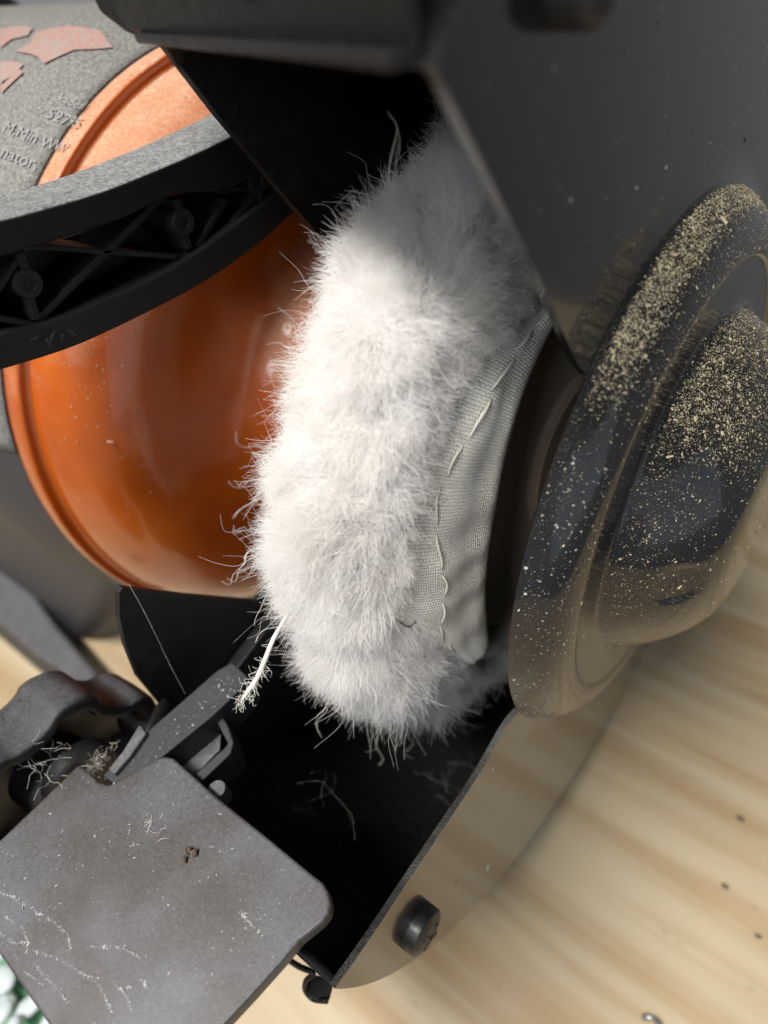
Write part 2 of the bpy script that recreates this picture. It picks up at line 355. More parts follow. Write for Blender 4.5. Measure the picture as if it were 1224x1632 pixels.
# cover bolts
def bolt(cy, cz, r, h, slot=True):
    v, f = disc_x(cy, cz, [(0.0, r), (h*0.62, r), (h*0.74, r*0.96), (h*0.9, r*0.76), (h, r*0.45), (h*1.03, 0.02)], 28)
    b = obj('bolt', v, f, M_SATIN, cover, smooth=True, auto=35)
    if slot:
        parts = []
        for ang in (0.5, 0.5 + math.pi/2):
            c, s = math.cos(ang), math.sin(ang); L, W_ = r*0.55, r*0.12
            parts.append(prism_g([(h*0.93, cy + c*L*a_ - s*W_*b_, cz + s*L*a_ + c*W_*b_) for a_, b_ in ((-1, -1), (1, -1), (1, 1), (-1, 1))], (h*0.11, 0, 0)))
        v, f = merge(parts); b['label'] = 'black domed bolt near the lower tip of the cover'
        obj('bolt_recess', v, f, M_INNER, G, bevel=0)
    return b
pb = tr(664, 1475, x=0.0); bolt(pb[1], pb[2], 0.45, 0.32)
pt = tr(893, -8, x=0.0); b2 = bolt(pt[1], pt[2], 0.26, 0.45, False)

# the motor
def RB(x): return float(np.interp(x, [-12.6, -11.6, -10.5], [7.9, 7.78, 7.44]))
def bodyprof(): return [(-31, 0.02), (-31, 7.4), (-30.5, 7.86), (-29.5, 7.9), (-12.6, 7.9), (-11.6, 7.78), (-10.46, 7.43), (-10.46, 7.2), (-10.5, 5)]
v, f = revolve(bodyprof(), FULL); body = obj('motor_body', v, [q[::-1] for q in f], M_CAST, G, smooth=True, auto=40, label='dark grey motor housing')
bell = [(-10.45, 7.0), (-10.45, 7.40)] + [tuple(p) for p in spline([(-10.44, 7.43), (-10.15, 7.44), (-9.98, 7.42), (-9.93, 7.36), (-9.96, 7.26), (-9.92, 7.17), (-9.82, 7.16), (-9.5, 7.08), (-9.0, 6.82), (-8.55, 6.35), (-8.3, 5.8), (-8.2, 5.2), (-8.12, 4.6), (-7.95, 4.0), (-7.6, 3.5), (-7.1, 3.2), (-6.5, 3.05), (-6.1, 3.0), (-6.05, 2.4), (-6.05, 0.1)], 4)]
v, f = revolve(bell, FULL); obj('end_bell', v, [q[::-1] for q in f], M_ORANGE, G, smooth=True, label='domed orange end bell of the motor with a grooved rim')
bp_ = []; bn_ = []
for k in range(700):
    a_ = rng.normal(-72, 20) if k % 2 else rng.uniform(-150, -50); t_ = rng.uniform(0, 1)**0.8; r_0 = 7.12 - 1.3*t_; x_0 = float(np.interp(-r_0, [-7.16, -7.08, -6.82, -6.35, -5.8], [-9.82, -9.5, -9.0, -8.55, -8.3]))
    n_0 = wp(0, a_, 1.0) - np.array([0, 0, AX_Z]); n_0 = n_0*(0.9 - 0.6*t_) + np.array([0.3 + 0.6*t_, 0, 0]); n_0 /= np.linalg.norm(n_0); bp_.append(wp(x_0, a_, r_0)); bn_.append(n_0)
BELL_DUST = (bp_, bn_)
# nameplate wrapped on the motor
V = []; F = []; xs = np.array([-27, -22, -18, -15, -13.5, -12.6, -12.1, -11.6, -11.3, -11.0, -10.75, -10.47]); an = np.linspace(-165, -50, 60)
for x in xs:
    for a in an: V.append(wp(x, a, RB(x) + 0.035))
for i in range(11):
    for j in range(59): a = i*60+j; F.append((a, a+1, a+61, a+60))
plate = obj('nameplate', V, F, M_LABEL, body, smooth=True, solid=0.03, label='dusty grey nameplate sticker with faded red lettering')
def on_cyl(poly_px, r, mat, name, parent, lab=None):
    import bmesh
    bm = bmesh.new(); bm.faces.new([bm.verts.new(tr_cyl(px, py, r)) for px, py in poly_px]); bmesh.ops.triangulate(bm, faces=bm.faces[:])
    for _ in range(4): bmesh.ops.subdivide_edges(bm, edges=bm.edges[:], cuts=1, use_grid_fill=True)
    for v_ in bm.verts:                    # lay the print on the curved plate
        rr = math.hypot(v_.co.y, v_.co.z - AX_Z); k_ = (RB(v_.co.x) + 0.068) / rr; v_.co.y *= k_; v_.co.z = AX_Z + (v_.co.z - AX_Z)*k_
    V = [tuple(v_.co) for v_ in bm.verts]; bm.verts.index_update(); F = [tuple(q.index for q in f_.verts) for f_ in bm.faces]; bm.free()
    return obj(name, V, F, mat, parent, label=lab)
for k, pl in enumerate(([(23, 81), (48, 68), (50, 62), (58, 50), (90, 43), (128, 38), (155, 38), (166, 48), (140, 58), (112, 68), (66, 94), (58, 87)],
          [(0, 46), (30, 40), (52, 44), (44, 56), (18, 62), (0, 76)], [(0, 98), (20, 97), (36, 101), (20, 118), (0, 132)], [(0, 137), (30, 108), (34, 112), (0, 146)])):
    on_cyl(pl, 7.972, M_RED, 'red_lettering', body)
def cyl_text(txt, px, py, size, rot=0.0):
    c = bpy.data.curves.new('t', 'FONT'); c.body = txt; c.size = size; c.extrude = 0
    o = bpy.data.objects.new('t', c); COL.objects.link(o); bpy.context.view_layer.update()
    me = bpy.data.meshes.new_from_object(o); bpy.data.objects.remove(o)
    p0 = tr_cyl(px, py, 7.9)
    for _ in range(6): p0 = tr_cyl(px, py, RB(p0[0]) + 0.068)
    th0 = math.atan2(p0[1], p0[2] - AX_Z)
    vs = []
    for q in me.vertices:
        u = q.co.x * math.cos(rot) - q.co.y * math.sin(rot); vv = q.co.x * math.sin(rot) + q.co.y * math.cos(rot)
        th = th0 + vv / 7.9; rr = RB(p0[0] + u) + 0.068
        vs.append((p0[0] + u, rr * math.sin(th), AX_Z + rr * math.cos(th)))
    return obj('white_lettering', vs, [tuple(p.vertices) for p in me.polygons], M_WHITE, body)
cyl_text('kadezl', 82, 150, 0.27); cyl_text('52795', 64, 180, 0.36); cyl_text('M,Min WW', 2, 208, 0.33); cyl_text('nator,', -4, 247, 0.36)

# pedestal and foot (out of focus behind)
def frus(z0, p0, z1, p1):
    n = len(p0); V = [(x, y, z0) for x, y in p0] + [(x, y, z1) for x, y in p1]
    return V, [tuple(range(n))[::-1], tuple(range(n, 2*n))] + [(i, (i+1) % n, (i+1) % n + n, i+n) for i in range(n)]
v, f = frus(0.05, [(-27, -7.6), (-20.3, -7.3), (-18.6, -5.6), (-18, 7), (-27, 7)], 8.6, [(-25, -6.6), (-13.2, -6.4), (-11.8, -5.6), (-11.4, 5.5), (-25, 5.5)])
obj('pedestal', v, f, M_CAST, G, bevel=0.35, label='dark grey cast pedestal under the motor')
v, f = frus(0.05, [(-27, -9.4), (-20, -9.3), (-15.4, -8.7), (-14.9, -8.0), (-20.5, -7.2), (-27, -6.4)], 1.5, [(-27, -9.0), (-20, -9.0), (-16.2, -8.6), (-15.9, -8.2), (-20.6, -7.7), (-27, -6.6)])
obj('foot', v, f, M_CAST, G, bevel=0.15, label='flat grey foot of the grinder standing on the bench')
# guard of the other wheel
v, f = revolve([(-34.5, 0.05), (-34.5, 10.2), (-34.2, 10.5), (-31.6, 10.5), (-31.3, 10.2), (-31.3, 0.05)], FULL[::2])
obj('far_wheel_guard', v, [q[::-1] for q in f], M_SATIN, G, smooth=True, auto=30, label='black guard over the second wheel at the far end of the motor')

# ribbed plastic rail in front of the motor
XR = -7.0
top = spline([(-130, 360), (-60, 357), (0, 350), (80, 329), (163, 304), (242, 273), (310, 244), (372, 214), (430, 184), (500, 140)], 3)
rct = spline([(-130, 430), (-60, 419), (0, 411), (60, 393), (140, 368), (200, 347), (271, 312), (320, 306), (368, 300), (430, 262), (500, 215)], 3)
rcb = spline([(-130, 560), (-60, 548), (0, 531), (82, 512), (163, 479), (220, 454), (278, 424), (325, 394), (369, 361), (430, 316), (500, 262)], 3)
bot = spline([(-130, 625), (-60, 610), (0, 591), (60, 573), (131, 548), (229, 502), (327, 450), (399, 400), (455, 352), (500, 310), (540, 270)], 3)
def T(px, py, x=XR): return tr(px, py, x=x)
parts = []
def strip(A, B, x, depth):
    n = min(len(A), len(B)); A = A[:n]; B = B[:n]
    a = [T(*p, x=x) for p in A]; b = [T(*p, x=x) for p in B]
    V = a + b + [p + np.array([-depth, 0, 0]) for p in a + b]; F = []
    for i in range(n-1):
        F += [(i, i+n, i+n+1, i+1), (i+2*n, i+1+2*n, i+n+1+2*n, i+n+2*n), (i, i+1, i+1+2*n, i+2*n), (i+n, i+3*n, i+3*n+1, i+n+1)]
    F += [(0, 2*n, 3*n, n), (n-1, 2*n-1, 4*n-1, 3*n-1)]
    return V, F
rail = thing('ribbed_rail', 'black plastic rail with dusty top and crossed ribs, in front of the orange motor', 'plastic rail', tuple(T(150, 480)))
v, f = merge([strip(top, rct, XR, 1.45)]); obj('top_flange', v, f, M_PLASTIC, rail, smooth=True, auto=35, bevel=0.05, label='upper flange with a thick coat of grey dust on top')
v, f = strip(rcb, bot, XR, 1.2); obj('bottom_flange', v, f, M_RIB, rail, smooth=True, auto=35, bevel=0.05)
v, f = strip(rct, rcb, XR-1.05, 0.12); obj('web', v, f, M_INNER, rail, smooth=True, auto=35)
def rib(p, q, wpx=9, x=XR-0.12, depth=0.9):
    p = np.array(p, float); q = np.array(q, float); d = (q-p)/np.linalg.norm(q-p); n = np.array([-d[1], d[0]])*wpx/2
    return prism('rib', [T(*(p+n), x=x), T(*(q+n), x=x), T(*(q-n), x=x), T(*(p-n), x=x)], (-depth, 0, 0), M_RIB, rail, bevel=0.02)
rib((44, 392), (284, 410)); rib((60, 512), (262, 312), 12); rib((316, 392), (362, 318)); rib((-60, 548), (40, 400), 10); rib((-40, 500), (62, 520), 10)
rib((372, 356), (460, 250), 8); rib((350, 306), (440, 296), 8)
for c, R_ in (((47, 453), 27), ((294, 355), 20), ((-95, 520), 27), ((412, 288), 17)):
    P0 = T(*c, x=XR-0.06); rr = np.linalg.norm(T(c[0]+R_, c[1], x=XR-0.06) - P0) * 0.86
    v, f = disc_x(P0[1], P0[2], [(XR-1.0, rr), (XR-0.10, rr), (XR-0.06, rr*0.92), (XR-0.06, rr*0.5), (XR-0.10, rr*0.46), (XR-0.10, 0.01)], 24)
    obj('screw_boss', v, f, M_RIB, rail, smooth=True, auto=35)
    rib((c[0]+2, c[1]+R_*0.8), (c[0]+R_*0.45, c[1]+R_*2.1), R_*0.5, XR-0.09); rib((c[0]-2, c[1]-R_*0.7), (c[0]-R_*0.55, c[1]-R_*1.9), R_*0.55, XR-0.09)
# moulded marks on the lower flange
parts = []
for (px, py) in ((50, 540), (62, 536), (74, 541), (86, 530), (100, 533), (110, 526)):
    a = np.array([px, py], float); b = a + rng.normal(0, 5, 2) + [5, 4]
    n = np.array([2.0, -1.5]); parts.append(prism_g([T(*(a-n), x=XR+0.02), T(*(b-n), x=XR+0.02), T(*(b+n), x=XR+0.02), T(*(a+n), x=XR+0.02)], (-0.05, 0, 0)))
v, f = merge(parts); obj('moulded_marks', v, f, M_ARM, rail, kind='stuff')

# eye shield bracket over the opening (very near the lens)
def lerp(a, b, t): return np.array(a)*(1-t) + np.array(b)*t
bl = tr(246, 68, x=-5.9); br = tr(662, 112, x=-0.15); up = np.array([0.0, -0.12, 0.99])
lft = tr(196, 52, x=-6.5); lf2 = tr(160, 22, x=-7.0)
pl = [br, bl, lft, lf2, lf2 + up*7 + np.array([-.5, 0, 0]), br + up*7]
nrm = np.cross(br-bl, up); nrm /= np.linalg.norm(nrm)
if nrm @ (CAM - bl) < 0: nrm = -nrm
prism('shield_bracket', pl, -nrm*0.15, M_INNER, G, bevel=0.06, label='black spark shield bracket across the top of the guard opening')
fl = [bl + nrm*0.01, br + nrm*0.01, br + nrm*0.22 + up*0.05, bl + nrm*0.22 + up*0.05]
prism('bracket_lip', [p + up*0.02 for p in fl], up*0.12, M_SATIN, G, bevel=0.03)
for px, py in ((288, 46), (336, 48)):  # pale discs added for two blurred dots of light at the bracket holes
    q = CAM + sight(px, py) * (((bl + nrm*0.02 - CAM) @ nrm) / (sight(px, py) @ nrm))
    t1 = up; t2 = np.cross(nrm, up); V = [q + nrm*0.04] + [q + 0.09*(math.cos(s)*t1 + math.sin(s)*t2) for s in np.linspace(0, 2*math.pi, 13)[:-1]]
    obj('light_dot', V, [(0, i+1, (i+1) % 12 + 1) for i in range(12)], M_REST, G)

# ------------------------------------------------------------------ tool rest
R_ = thing('tool_rest', 'flat worn grey steel tool rest before the wheel opening, with its black lobed knob', 'tool rest', (-3.2, -11, 12))
ppx = [(125, 1218), (140, 1229), (158, 1246), (172, 1251), (190, 1242), (250, 1209), (262, 1205), (276, 1208), (345, 1270), (430, 1338), (498, 1394), (514, 1406), (523, 1421), (527, 1440), (524, 1455), (514, 1469), (497, 1483), (478, 1498), (452, 1530), (400, 1588), (325, 1668)]
pp = [tr(px, py, z=12.0) for px, py in ppx] + [np.array([-1.35, -13.05, 12.0]), np.array([-5.75, -13.0, 12.0]), np.array([-5.82, -12.8, 12])]
prism('rest_plate', pp, (0, 0, -0.30), M_REST, R_, bevel=0.045, label='flat grey steel plate with dust scratches and a rusty notch')
prism('rest_arm', [tr(px, py, z=11.99) for px, py in [(163, 1236), (235, 1165), (345, 1069), (369, 1055), (395, 1078), (384, 1098), (337, 1142), (256, 1208), (200, 1262)]], (0, 0, -0.9), M_ARM, R_, bevel=0.035, label='dusty black bar running from the rest towards the wool')
prism('rest_fin', [tr(px, py, z=12.1) for px, py in [(172, 1226), (196, 1196), (222, 1154), (233, 1168), (208, 1204), (182, 1234)]], (0, 0, -0.35), M_CAST, R_, bevel=0.03)
v, f = disc_x(-10.62, 11.3, [(-6.3, 0.02), (-6.3, 0.65), (-6.25, 0.7), (-5.95, 0.7), (-5.9, 0.65), (-5.9, 0.02)], 36); obj('washer', v, f, M_SATIN, R_, smooth=True, auto=30)
cl = [(343, 1146), (352, 1163), (363, 1184), (357, 1192), (300, 1243)]; cl2 = [(354, 1141), (364, 1158), (372, 1182), (368, 1200), (316, 1250)]
prism('bent_clip', [tr(px, py, z=11.7) for px, py in cl + cl2[::-1]], (0, 0, -0.8), M_ARM, R_, bevel=0.03, label='bent steel clip beside the arm')
prism('clip_plate', [tr(px, py, z=11.35) for px, py in [(270, 1222), (300, 1180), (332, 1155), (352, 1168), (350, 1195), (300, 1246)]], (0, 0, -0.1), M_CAST, R_)
nb_ = tr(345, 1257, z=11.75); v, f = tube([nb_ + np.array([0, 0, -.4]), nb_], 0.16, 16); obj('rest_stud', v, f, M_CAST, R_, bevel=0.02)
# lobed knob, its hollow side towards the plate
KC = (-10.95, 10.75)
def lobes(q, r, x):
    c = math.cos(7*(q - 1.02)); return r * (1 + 0.085*math.copysign(abs(c)**0.55, c)) if r > 1.4 else r
kp = [(-7.75, 0.02), (-7.75, 1.6), (-7.7, 1.85), (-7.5, 2.0), (-7.0, 2.05), (-6.5, 2.07), (-6.36, 2.03), (-6.32, 1.97), (-6.34, 1.78), (-6.5, 1.72), (-7.2, 1.68), (-7.3, 1.5), (-7.3, 1.0), (-7.25, 0.8), (-6.5, 0.72), (-6.42, 0.66), (-6.42, 0.02)]
v, f = disc_x(KC[0], KC[1], kp, 140, lobes); obj('clamp_knob', v, f, M_KNOB, R_, smooth=True, auto=50, label='black seven-lobed clamping knob, hollow on the side facing the plate')

# dust and scratches lying on the plate
def flakes(points, normals, size, seed=1, lift=0.01, long=2.2):
    r = np.random.default_rng(seed); n = len(points); P = np.array(points); N = np.array(normals)
    t = r.normal(size=(n, 3)); t -= (t*N).sum(1)[:, None]*N; t /= np.linalg.norm(t, axis=1)[:, None]
    b = np.cross(N, t); s = size * np.exp(r.normal(0, 0.6, n)); L = s*long*r.uniform(0.5, 1.3, n)
    tilt = r.uniform(0.1, 0.9, n)[:, None]*N
    P = P + N*lift
    a = P - t*(L/2)[:, None] - b*(s/2)[:, None]; c = P - t*(L/2)[:, None] + b*(s/2)[:, None] + tilt*s[:, None]*0.5
    d = P + t*(L/2)[:, None] + b*(s/3)[:, None] + tilt*s[:, None]; e = P + t*(L/2)[:, None]*1.1 - b*(s/2)[:, None]
    V = np.stack([a, c, d, e], 1).reshape(-1, 3); F = np.arange(4*n).reshape(-1, 4)
    return V, F
pts = []
lines = [[(0, 1424), (26, 1432), (60, 1455), (90, 1473), (107, 1490), (112, 1508)], [(0, 1488), (20, 1500), (42, 1503)], [(36, 1480), (43, 1500), (42, 1520)],
         [(54, 1515), (90, 1528), (125, 1548), (152, 1565), (168, 1590), (178, 1612)], [(142, 1510), (190, 1510), (222, 1526)], [(55, 1538), (80, 1565), (108, 1598)], [(40, 1548), (70, 1572)],
         [(182, 1567), (200, 1585), (210, 1612)], [(130, 1552), (160, 1561)], [(8, 1462), (20, 1468)], [(224, 1560), (234, 1572)], [(385, 1455), (398, 1470), (418, 1492)], [(383, 1452), (392, 1468)]]
for ln in lines:
    c = spline(ln, 12)
    for p in c:
        dens = 5 if rng.random() > 0.3 else 2
        for k in range(dens): pts.append(tr(p[0] + rng.normal(0, 1.5), p[1] + rng.normal(0, 1.5), z=12.0))
for k in range(900):
    q = rng.random(2); pts.append(np.array([-5.7 + 5.0*q[0], -12.9 + 3.4*q[1], 12.0]))
pts = [p for p in pts if not (p[0] < -4.55 and p[1] > -10.15) and p[1] < -9.5]
V, F = flakes(pts, [(0, 0, 1)]*len(pts), 0.0050, 3, 0.003)
obj('dust_specks', V, F, M_DUSTW, R_, kind='stuff', label='white dust specks and smeared dust lines on the steel plate')
apts = []
for k in range(170):
    a_ = rng.random(); b_ = rng.random(); P0 = lerp(tr(170, 1245, z=12.0), tr(360, 1068, z=12.0), a_); P1 = lerp(tr(250, 1208, z=12.0), tr(388, 1092, z=12.0), a_); apts.append(lerp(P0, P1, 0.05 + 0.9*b_))
V, F = flakes(apts, [(0, 0, 1)]*len(apts), 0.006, 4, 0.003); obj('dust_specks', V, F, M_DUSTW, R_, kind='stuff', label='pale dust specks on the black bar')
gb = tr(303, 1362, z=12.03); V = []; F = []
for k in range(5):
    c = gb + rng.normal(0, 0.05, 3)*[1, 1, 0.3]; vv, ff = tube([c - [0.05, 0.02, 0], c + [0.0, 0.03, 0.03], c + [0.05, -0.02, 0.01]], [0.02, 0.045, 0.02], 5); V, F = merge([(V, F), (vv, ff)])
obj('grit', V, F, M_RUST, R_, label='small dark crumb of grit lying on the plate')

V, F = flakes(BELL_DUST[0], BELL_DUST[1], 0.008, 9, 0.035, 2.2); obj('grinding_dust', V, F, M_BELLDUST, G, kind='stuff', label='fine pinkish dust grains stuck to the orange paint')
# ------------------------------------------------------------------ sawdust on the guard cover
def cover_points(n, p0, p1, fn):
    pr = np.array(prof); seg = np.linalg.norm(np.diff(pr, axis=0), axis=1); s = np.concatenate([[0], np.cumsum(seg)])
    P = []; N = []
    while len(P) < n:
        k = rng.uniform(p0, p1); x, r = np.interp(k, np.arange(len(pr)), pr[:, 0]), np.interp(k, np.arange(len(pr)), pr[:, 1]); a = rng.uniform(-175, 20)
        i = min(int(k), len(pr)-2); dx, dr = pr[i+1] - pr[i]; L = math.hypot(dx, dr) + 1e-9
        if rng.random() > r/5.4: continue
        nn = wp(0, a, 1.0) - np.array([0, 0, AX_Z]); nn = nn * (dx/L) + np.array([-dr/L, 0, 0])
        cl_ = 0.5 + 0.5*math.sin(a*0.9 + 3*math.sin(k*0.8)) * math.sin(k*1.1 + 2*math.sin(a*0.35))
        if rng.random() < fn(x, a, r, nn) * (0.35 + 0.65*cl_): P.append(wp(x, a, r)); N.append(nn)
    return P, N
def sm(x, a, b): t = min(1, max(0, (x-a)/(b-a))); return t*t*(3-2*t)
def d_wall(x, a, r, n):
    core = sm(a, -172, -150) * (1 - sm(a, -98, -84)); edge = sm(x, 0.12, 0.22) * (1 - 0.93*sm(x, 0.42, 0.64))
    tail = 0.028 * (1 - sm(a, -60, -10))
    return core * edge * 1.0 + tail*0.8
def d_cup(x, a, r, n):
    return (sm(x, 0.74, 0.95)*(1 - 0.8*sm(x, 1.55, 2.1))) * (sm(a, -165, -145) * (1 - sm(a, -105, -82))*0.9 + 0.12*sm(a, -120, -95)*(1 - sm(a, -50, -22))) + 0.015
Pp, Nn = cover_points(18000, 1, 24, d_wall); P2_, N2_ = cover_points(17000, 40, len(prof)-3, d_cup); P3_, N3_ = cover_points(500, 24, 44, lambda x, a, r, n: 0.5)
V, F = flakes(Pp + P2_ + P3_, Nn + N2_ + N3_, 0.0047, 5, 0.003, 2.2)
obj('sawdust', V, F, M_DUST, cover, kind='stuff', label='tan sawdust settled on the raised boss of the cover')
P4 = []; N4 = []
for k in range(420):
    r = rng.uniform(5.5, 10.2); a = rng.uniform(180, 267) if rng.random() < 0.8 else rng.uniform(-15, 60); P4.append(wp(0.0, a, r)); N4.append(np.array([1.0, 0, 0]))
for k in range(520):
    kx = rng.uniform(1, 16); pr = np.array(prof); x, r = np.interp(kx, np.arange(len(pr)), pr[:, 0]), np.interp(kx, np.arange(len(pr)), pr[:, 1]); a = rng.uniform(-80, 0)
    i = int(kx); dx, dr = pr[i+1]-pr[i]; L = math.hypot(dx, dr); P4.append(wp(x, a, r)); N4.append((wp(0, a, 1.0) - np.array([0, 0, AX_Z]))*(dx/L) + np.array([-dr/L, 0, 0]))
V, F = flakes(P4, N4, 0.009, 6, 0.004, 1.6)
obj('dust_specks', V, F, M_DUSTW, cover, kind='stuff', label='fine pale specks scattered over the black cover')

# ------------------------------------------------------------------ the wool polishing wheel
WH = thing('polishing_wheel', 'fluffy white wool polishing bonnet with a knitted, stitched backing, mounted inside the black guard', 'polishing wheel', tuple(wp(-3, 0, 0)))
def xo(a): return np.interp(a, [-180, -130, -100, -90, -75, -60, -45, -30, 0, 30, 60, 180], [0.2, 0.3, 0.4, 0.42, 0.42, 0.30, 0.22, 0.15, -0.25, -0.6, -0.3, 0.2])
def seam_r(a): return np.interp(a, [-180, -125, -108, -100, -95, -88, -80, -65, -55, -45, -35, -25, -15, 0, 180], [5.3, 4.8, 4.6, 4.8, 5.15, 5.6, 5.95, 6.1, 6.15, 5.95, 5.5, 5.2, 5.1, 5.1, 5.3])
def rim_k(a): return np.interp(a, [-180, -135, -120, -108, -98, -85, -30, -10, 20, 180], [0.86, 0.87, 0.92, 0.965, 0.99, 1.0, 0.96, 0.91, 0.90, 0.95]) + 0.015*np.sin(np.radians(a)*5+1) + 0.01*np.sin(np.radians(a)*11)
def back(a): return -0.6*np.clip((a+18)/20, 0, 1)
def seam_x(a): return -1.58 + back(a) + 0.05*np.sin(np.radians(a)*23) + (5.75 - seam_r(a))*0.12
SK = np.array([(-4.35, 3.2), (-4.3, 4.6), (-4.1, 5.6), (-3.75, 6.35), (-3.3, 6.72), (-2.8, 6.82), (-2.35, 6.72), (-1.95, 6.45), (-1.62, 6.02)])
def skin(a, k):                           # point of the sheepskin under the wool; k from 0 (motor side) to 9 (seam)
    x = np.interp(k, np.arange(9), SK[:, 0]) + xo(a)*np.clip(1-(k-5)/4, 0.3, 1); r = np.interp(k, np.arange(9), SK[:, 1]) * rim_k(a)
    t = np.clip(k-8, 0, 1); sr = seam_r(a)
    sh = np.clip((k-6.2)/2.8, 0, 1)**1.3; r = r - sh*(6.02-sr)*1.0
    x = np.where(k > 8, (1-t)*x + t*seam_x(a), x); r = np.where(k > 8, (1-t)*r + t*sr, r)
    return x, r
def wpv(x, a, r):
    a = np.radians(a); m = r*np.cos(a); g = r*np.sin(a)
    return np.stack([x, UPV[1]*m - UPV[0]*g, AX_Z + UPV[0]*m + UPV[1]*g], -1)
NA = 220; ks = np.linspace(0, 9, 37); V = []
A_, K_ = np.meshgrid(np.linspace(-180, 180, NA+1)[:-1], ks, indexing='ij')
X_, Rr = skin(A_, K_); V = wpv(X_, A_, Rr).reshape(-1, 3); n = len(ks); F = []
for i in range(NA):
    j = (i+1) % NA
    for k in range(n-1): F.append((i*n+k, i*n+k+1, j*n+k+1, j*n+k))
wool = obj('wool', V, F, M_WOOL, WH, smooth=True, label='white sheepskin pile around the rim of the wheel')
# fibres
def fibres(N, arange, krange, length, seed, steps=8, rad=0.0075, stray=0.0, curl=1.0, clump=0):
    r = np.random.default_rng(seed); a = r.uniform(*arange, N); k = r.uniform(*krange, N)
    e = 0.05; x0, r0 = skin(a, k); P = wpv(x0, a, r0)
    x1, r1 = skin(a+1, k); x2, r2 = skin(a, np.minimum(k+e, 9.0)); x3, r3 = skin(a, np.maximum(k-e, 0))
    ta = wpv(x1, a+1, r1) - P; tk = wpv(x2, a, r2) - wpv(x3, a, r3)
    Nn = np.cross(tk, ta); Nn /= np.linalg.norm(Nn, axis=1)[:, None]
    rad_dir = wpv(np.zeros(N), a, np.ones(N)) - np.array([0, 0, AX_Z]); rad_dir[:, 0] = 0
    sgn = np.sign((Nn*(rad_dir*0.8 + np.array([0.25, 0, 0])*np.sign(k-4.5)[:, None])).sum(1)); Nn *= sgn[:, None]
    ta /= np.linalg.norm(ta, axis=1)[:, None]; tk /= np.linalg.norm(tk, axis=1)[:, None]
    u = a*0.115; v = k*0.75                       # slow fields: locks that lean together
    def fld(s, q): return np.sin(u*s+q) * np.cos(v*s*1.1+q*1.7) + 0.7*np.sin(u*s*1.9+v*s*0.8+q*2.3) + 0.5*np.sin(v*s*2.3 - u*s*1.3 + q)
    la = 0.55*fld(0.9, 0.3) + 0.45*fld(3.1, 1.9) + 0.36*fld(7.3, 4.4) + 0.2*fld(17, 1.4); lk = 0.50*fld(1.1, 2.2) + 0.45*fld(3.7, 0.7) + 0.36*fld(8.1, 3.1) + 0.2*fld(19, 2.6)
    sweep = -0.25 - 0.75*np.clip((k-6)/3, 0, 1)   # the pile is swept towards the motor and a little downhill
    D = Nn + ta*(la + 0.18)[:, None] + tk*(lk + sweep)[:, None] + r.normal(0, 0.30 + stray, (N, 3))
    D /= np.linalg.norm(D, axis=1)[:, None]
    L = length * (1 - 0.72*np.clip((k-7.0)/2.0, 0, 1)) * np.clip(1 + 0.28*fld(2.3, 5.0) + r.normal(0, 0.22, N), 0.35, 2.2)
    b1 = np.cross(D, r.normal(size=(N, 3))); b1 /= np.linalg.norm(b1, axis=1)[:, None]; b2 = np.cross(D, b1)
    ph = r.uniform(0, 6.28, N); fr = r.uniform(4, 9, N) * (1.7 if curl > 2 else 1); am = curl * r.uniform(0.02, 0.09, N); bend = curl*r.normal(0, 0.28, N); droop = r.uniform(0.0, 0.16, N)
    t = np.linspace(0, 1, steps)[None, :, None]
    c = P[:, None, :] + D[:, None, :]*(L[:, None, None]*t) + b1[:, None, :]*((am*L*0 + am)[:, None, None]*np.sin(fr[:, None, None]*t + ph[:, None, None])*t) \
        + b2[:, None, :]*(am[:, None, None]*np.cos(fr[:, None, None]*1.1*t + ph[:, None, None])*t) + b1[:, None, :]*(bend*L)[:, None, None]*t*t
    if clump:                                  # neighbouring fibres gather into locks
        gi = r.choice(N, clump, replace=False); gu, gv = a[gi]*0.115, k[gi]*0.45
        near = np.empty(N, int)
        for i0 in range(0, N, 4000):
            d2 = (a[i0:i0+4000, None]*0.115 - gu)**2 + (k[i0:i0+4000, None]*0.45 - gv)**2; near[i0:i0+4000] = gi[d2.argmin(1)]
        wgt = (np.linspace(0, 1, steps)**1.4)[None, :, None] * r.uniform(0.1, 0.62, N)[:, None, None]
        c = c*(1-wgt) + c[near]*wgt
    c[:, :, 2] -= (droop*L)[:, None]*(t[0, :, 0]**2)[None]
    rd = (rad * r.uniform(0.6, 1.3, N))[:, None] * (1 - 0.75*np.linspace(0, 1, steps)[None]**1.5)
    return c, rd
sets = [fibres(170000, (-135, 45), (2.2, 9.0), 0.58, 11, rad=0.0043, clump=6500),
        fibres(9000, (-135, 45), (2.2, 8.0), 0.66, 12, stray=0.35, rad=0.005, curl=2.4, clump=1200),
        fibres(350, (-80, -10), (2.4, 5.0), 0.42, 13, stray=0.45, rad=0.0045, curl=4.5, steps=8),
        fibres(9000, (45, 225), (0.5, 9.0), 0.5, 14, rad=0.012)]
Cc = np.concatenate([s[0] for s in sets]); Rd = np.concatenate([s[1] for s in sets])
hc = bpy.data.hair_curves.new('wool_fibres'); hc.add_curves([Cc.shape[1]]*Cc.shape[0])
hc.attributes['position'].data.foreach_set('vector', Cc.reshape(-1).astype(np.float32)) if 'position' in hc.attributes else None
ra = hc.attributes.get('radius') or hc.attributes.new('radius', 'FLOAT', 'POINT'); ra.data.foreach_set('value', Rd.reshape(-1).astype(np.float32))
hc.materials.append(M_WOOL); ho = bpy.data.objects.new('wool_fibres', hc); COL.objects.link(ho); ho.parent = wool
ho['kind'] = 'stuff'; ho['label'] = 'countless fine curly white wool fibres'

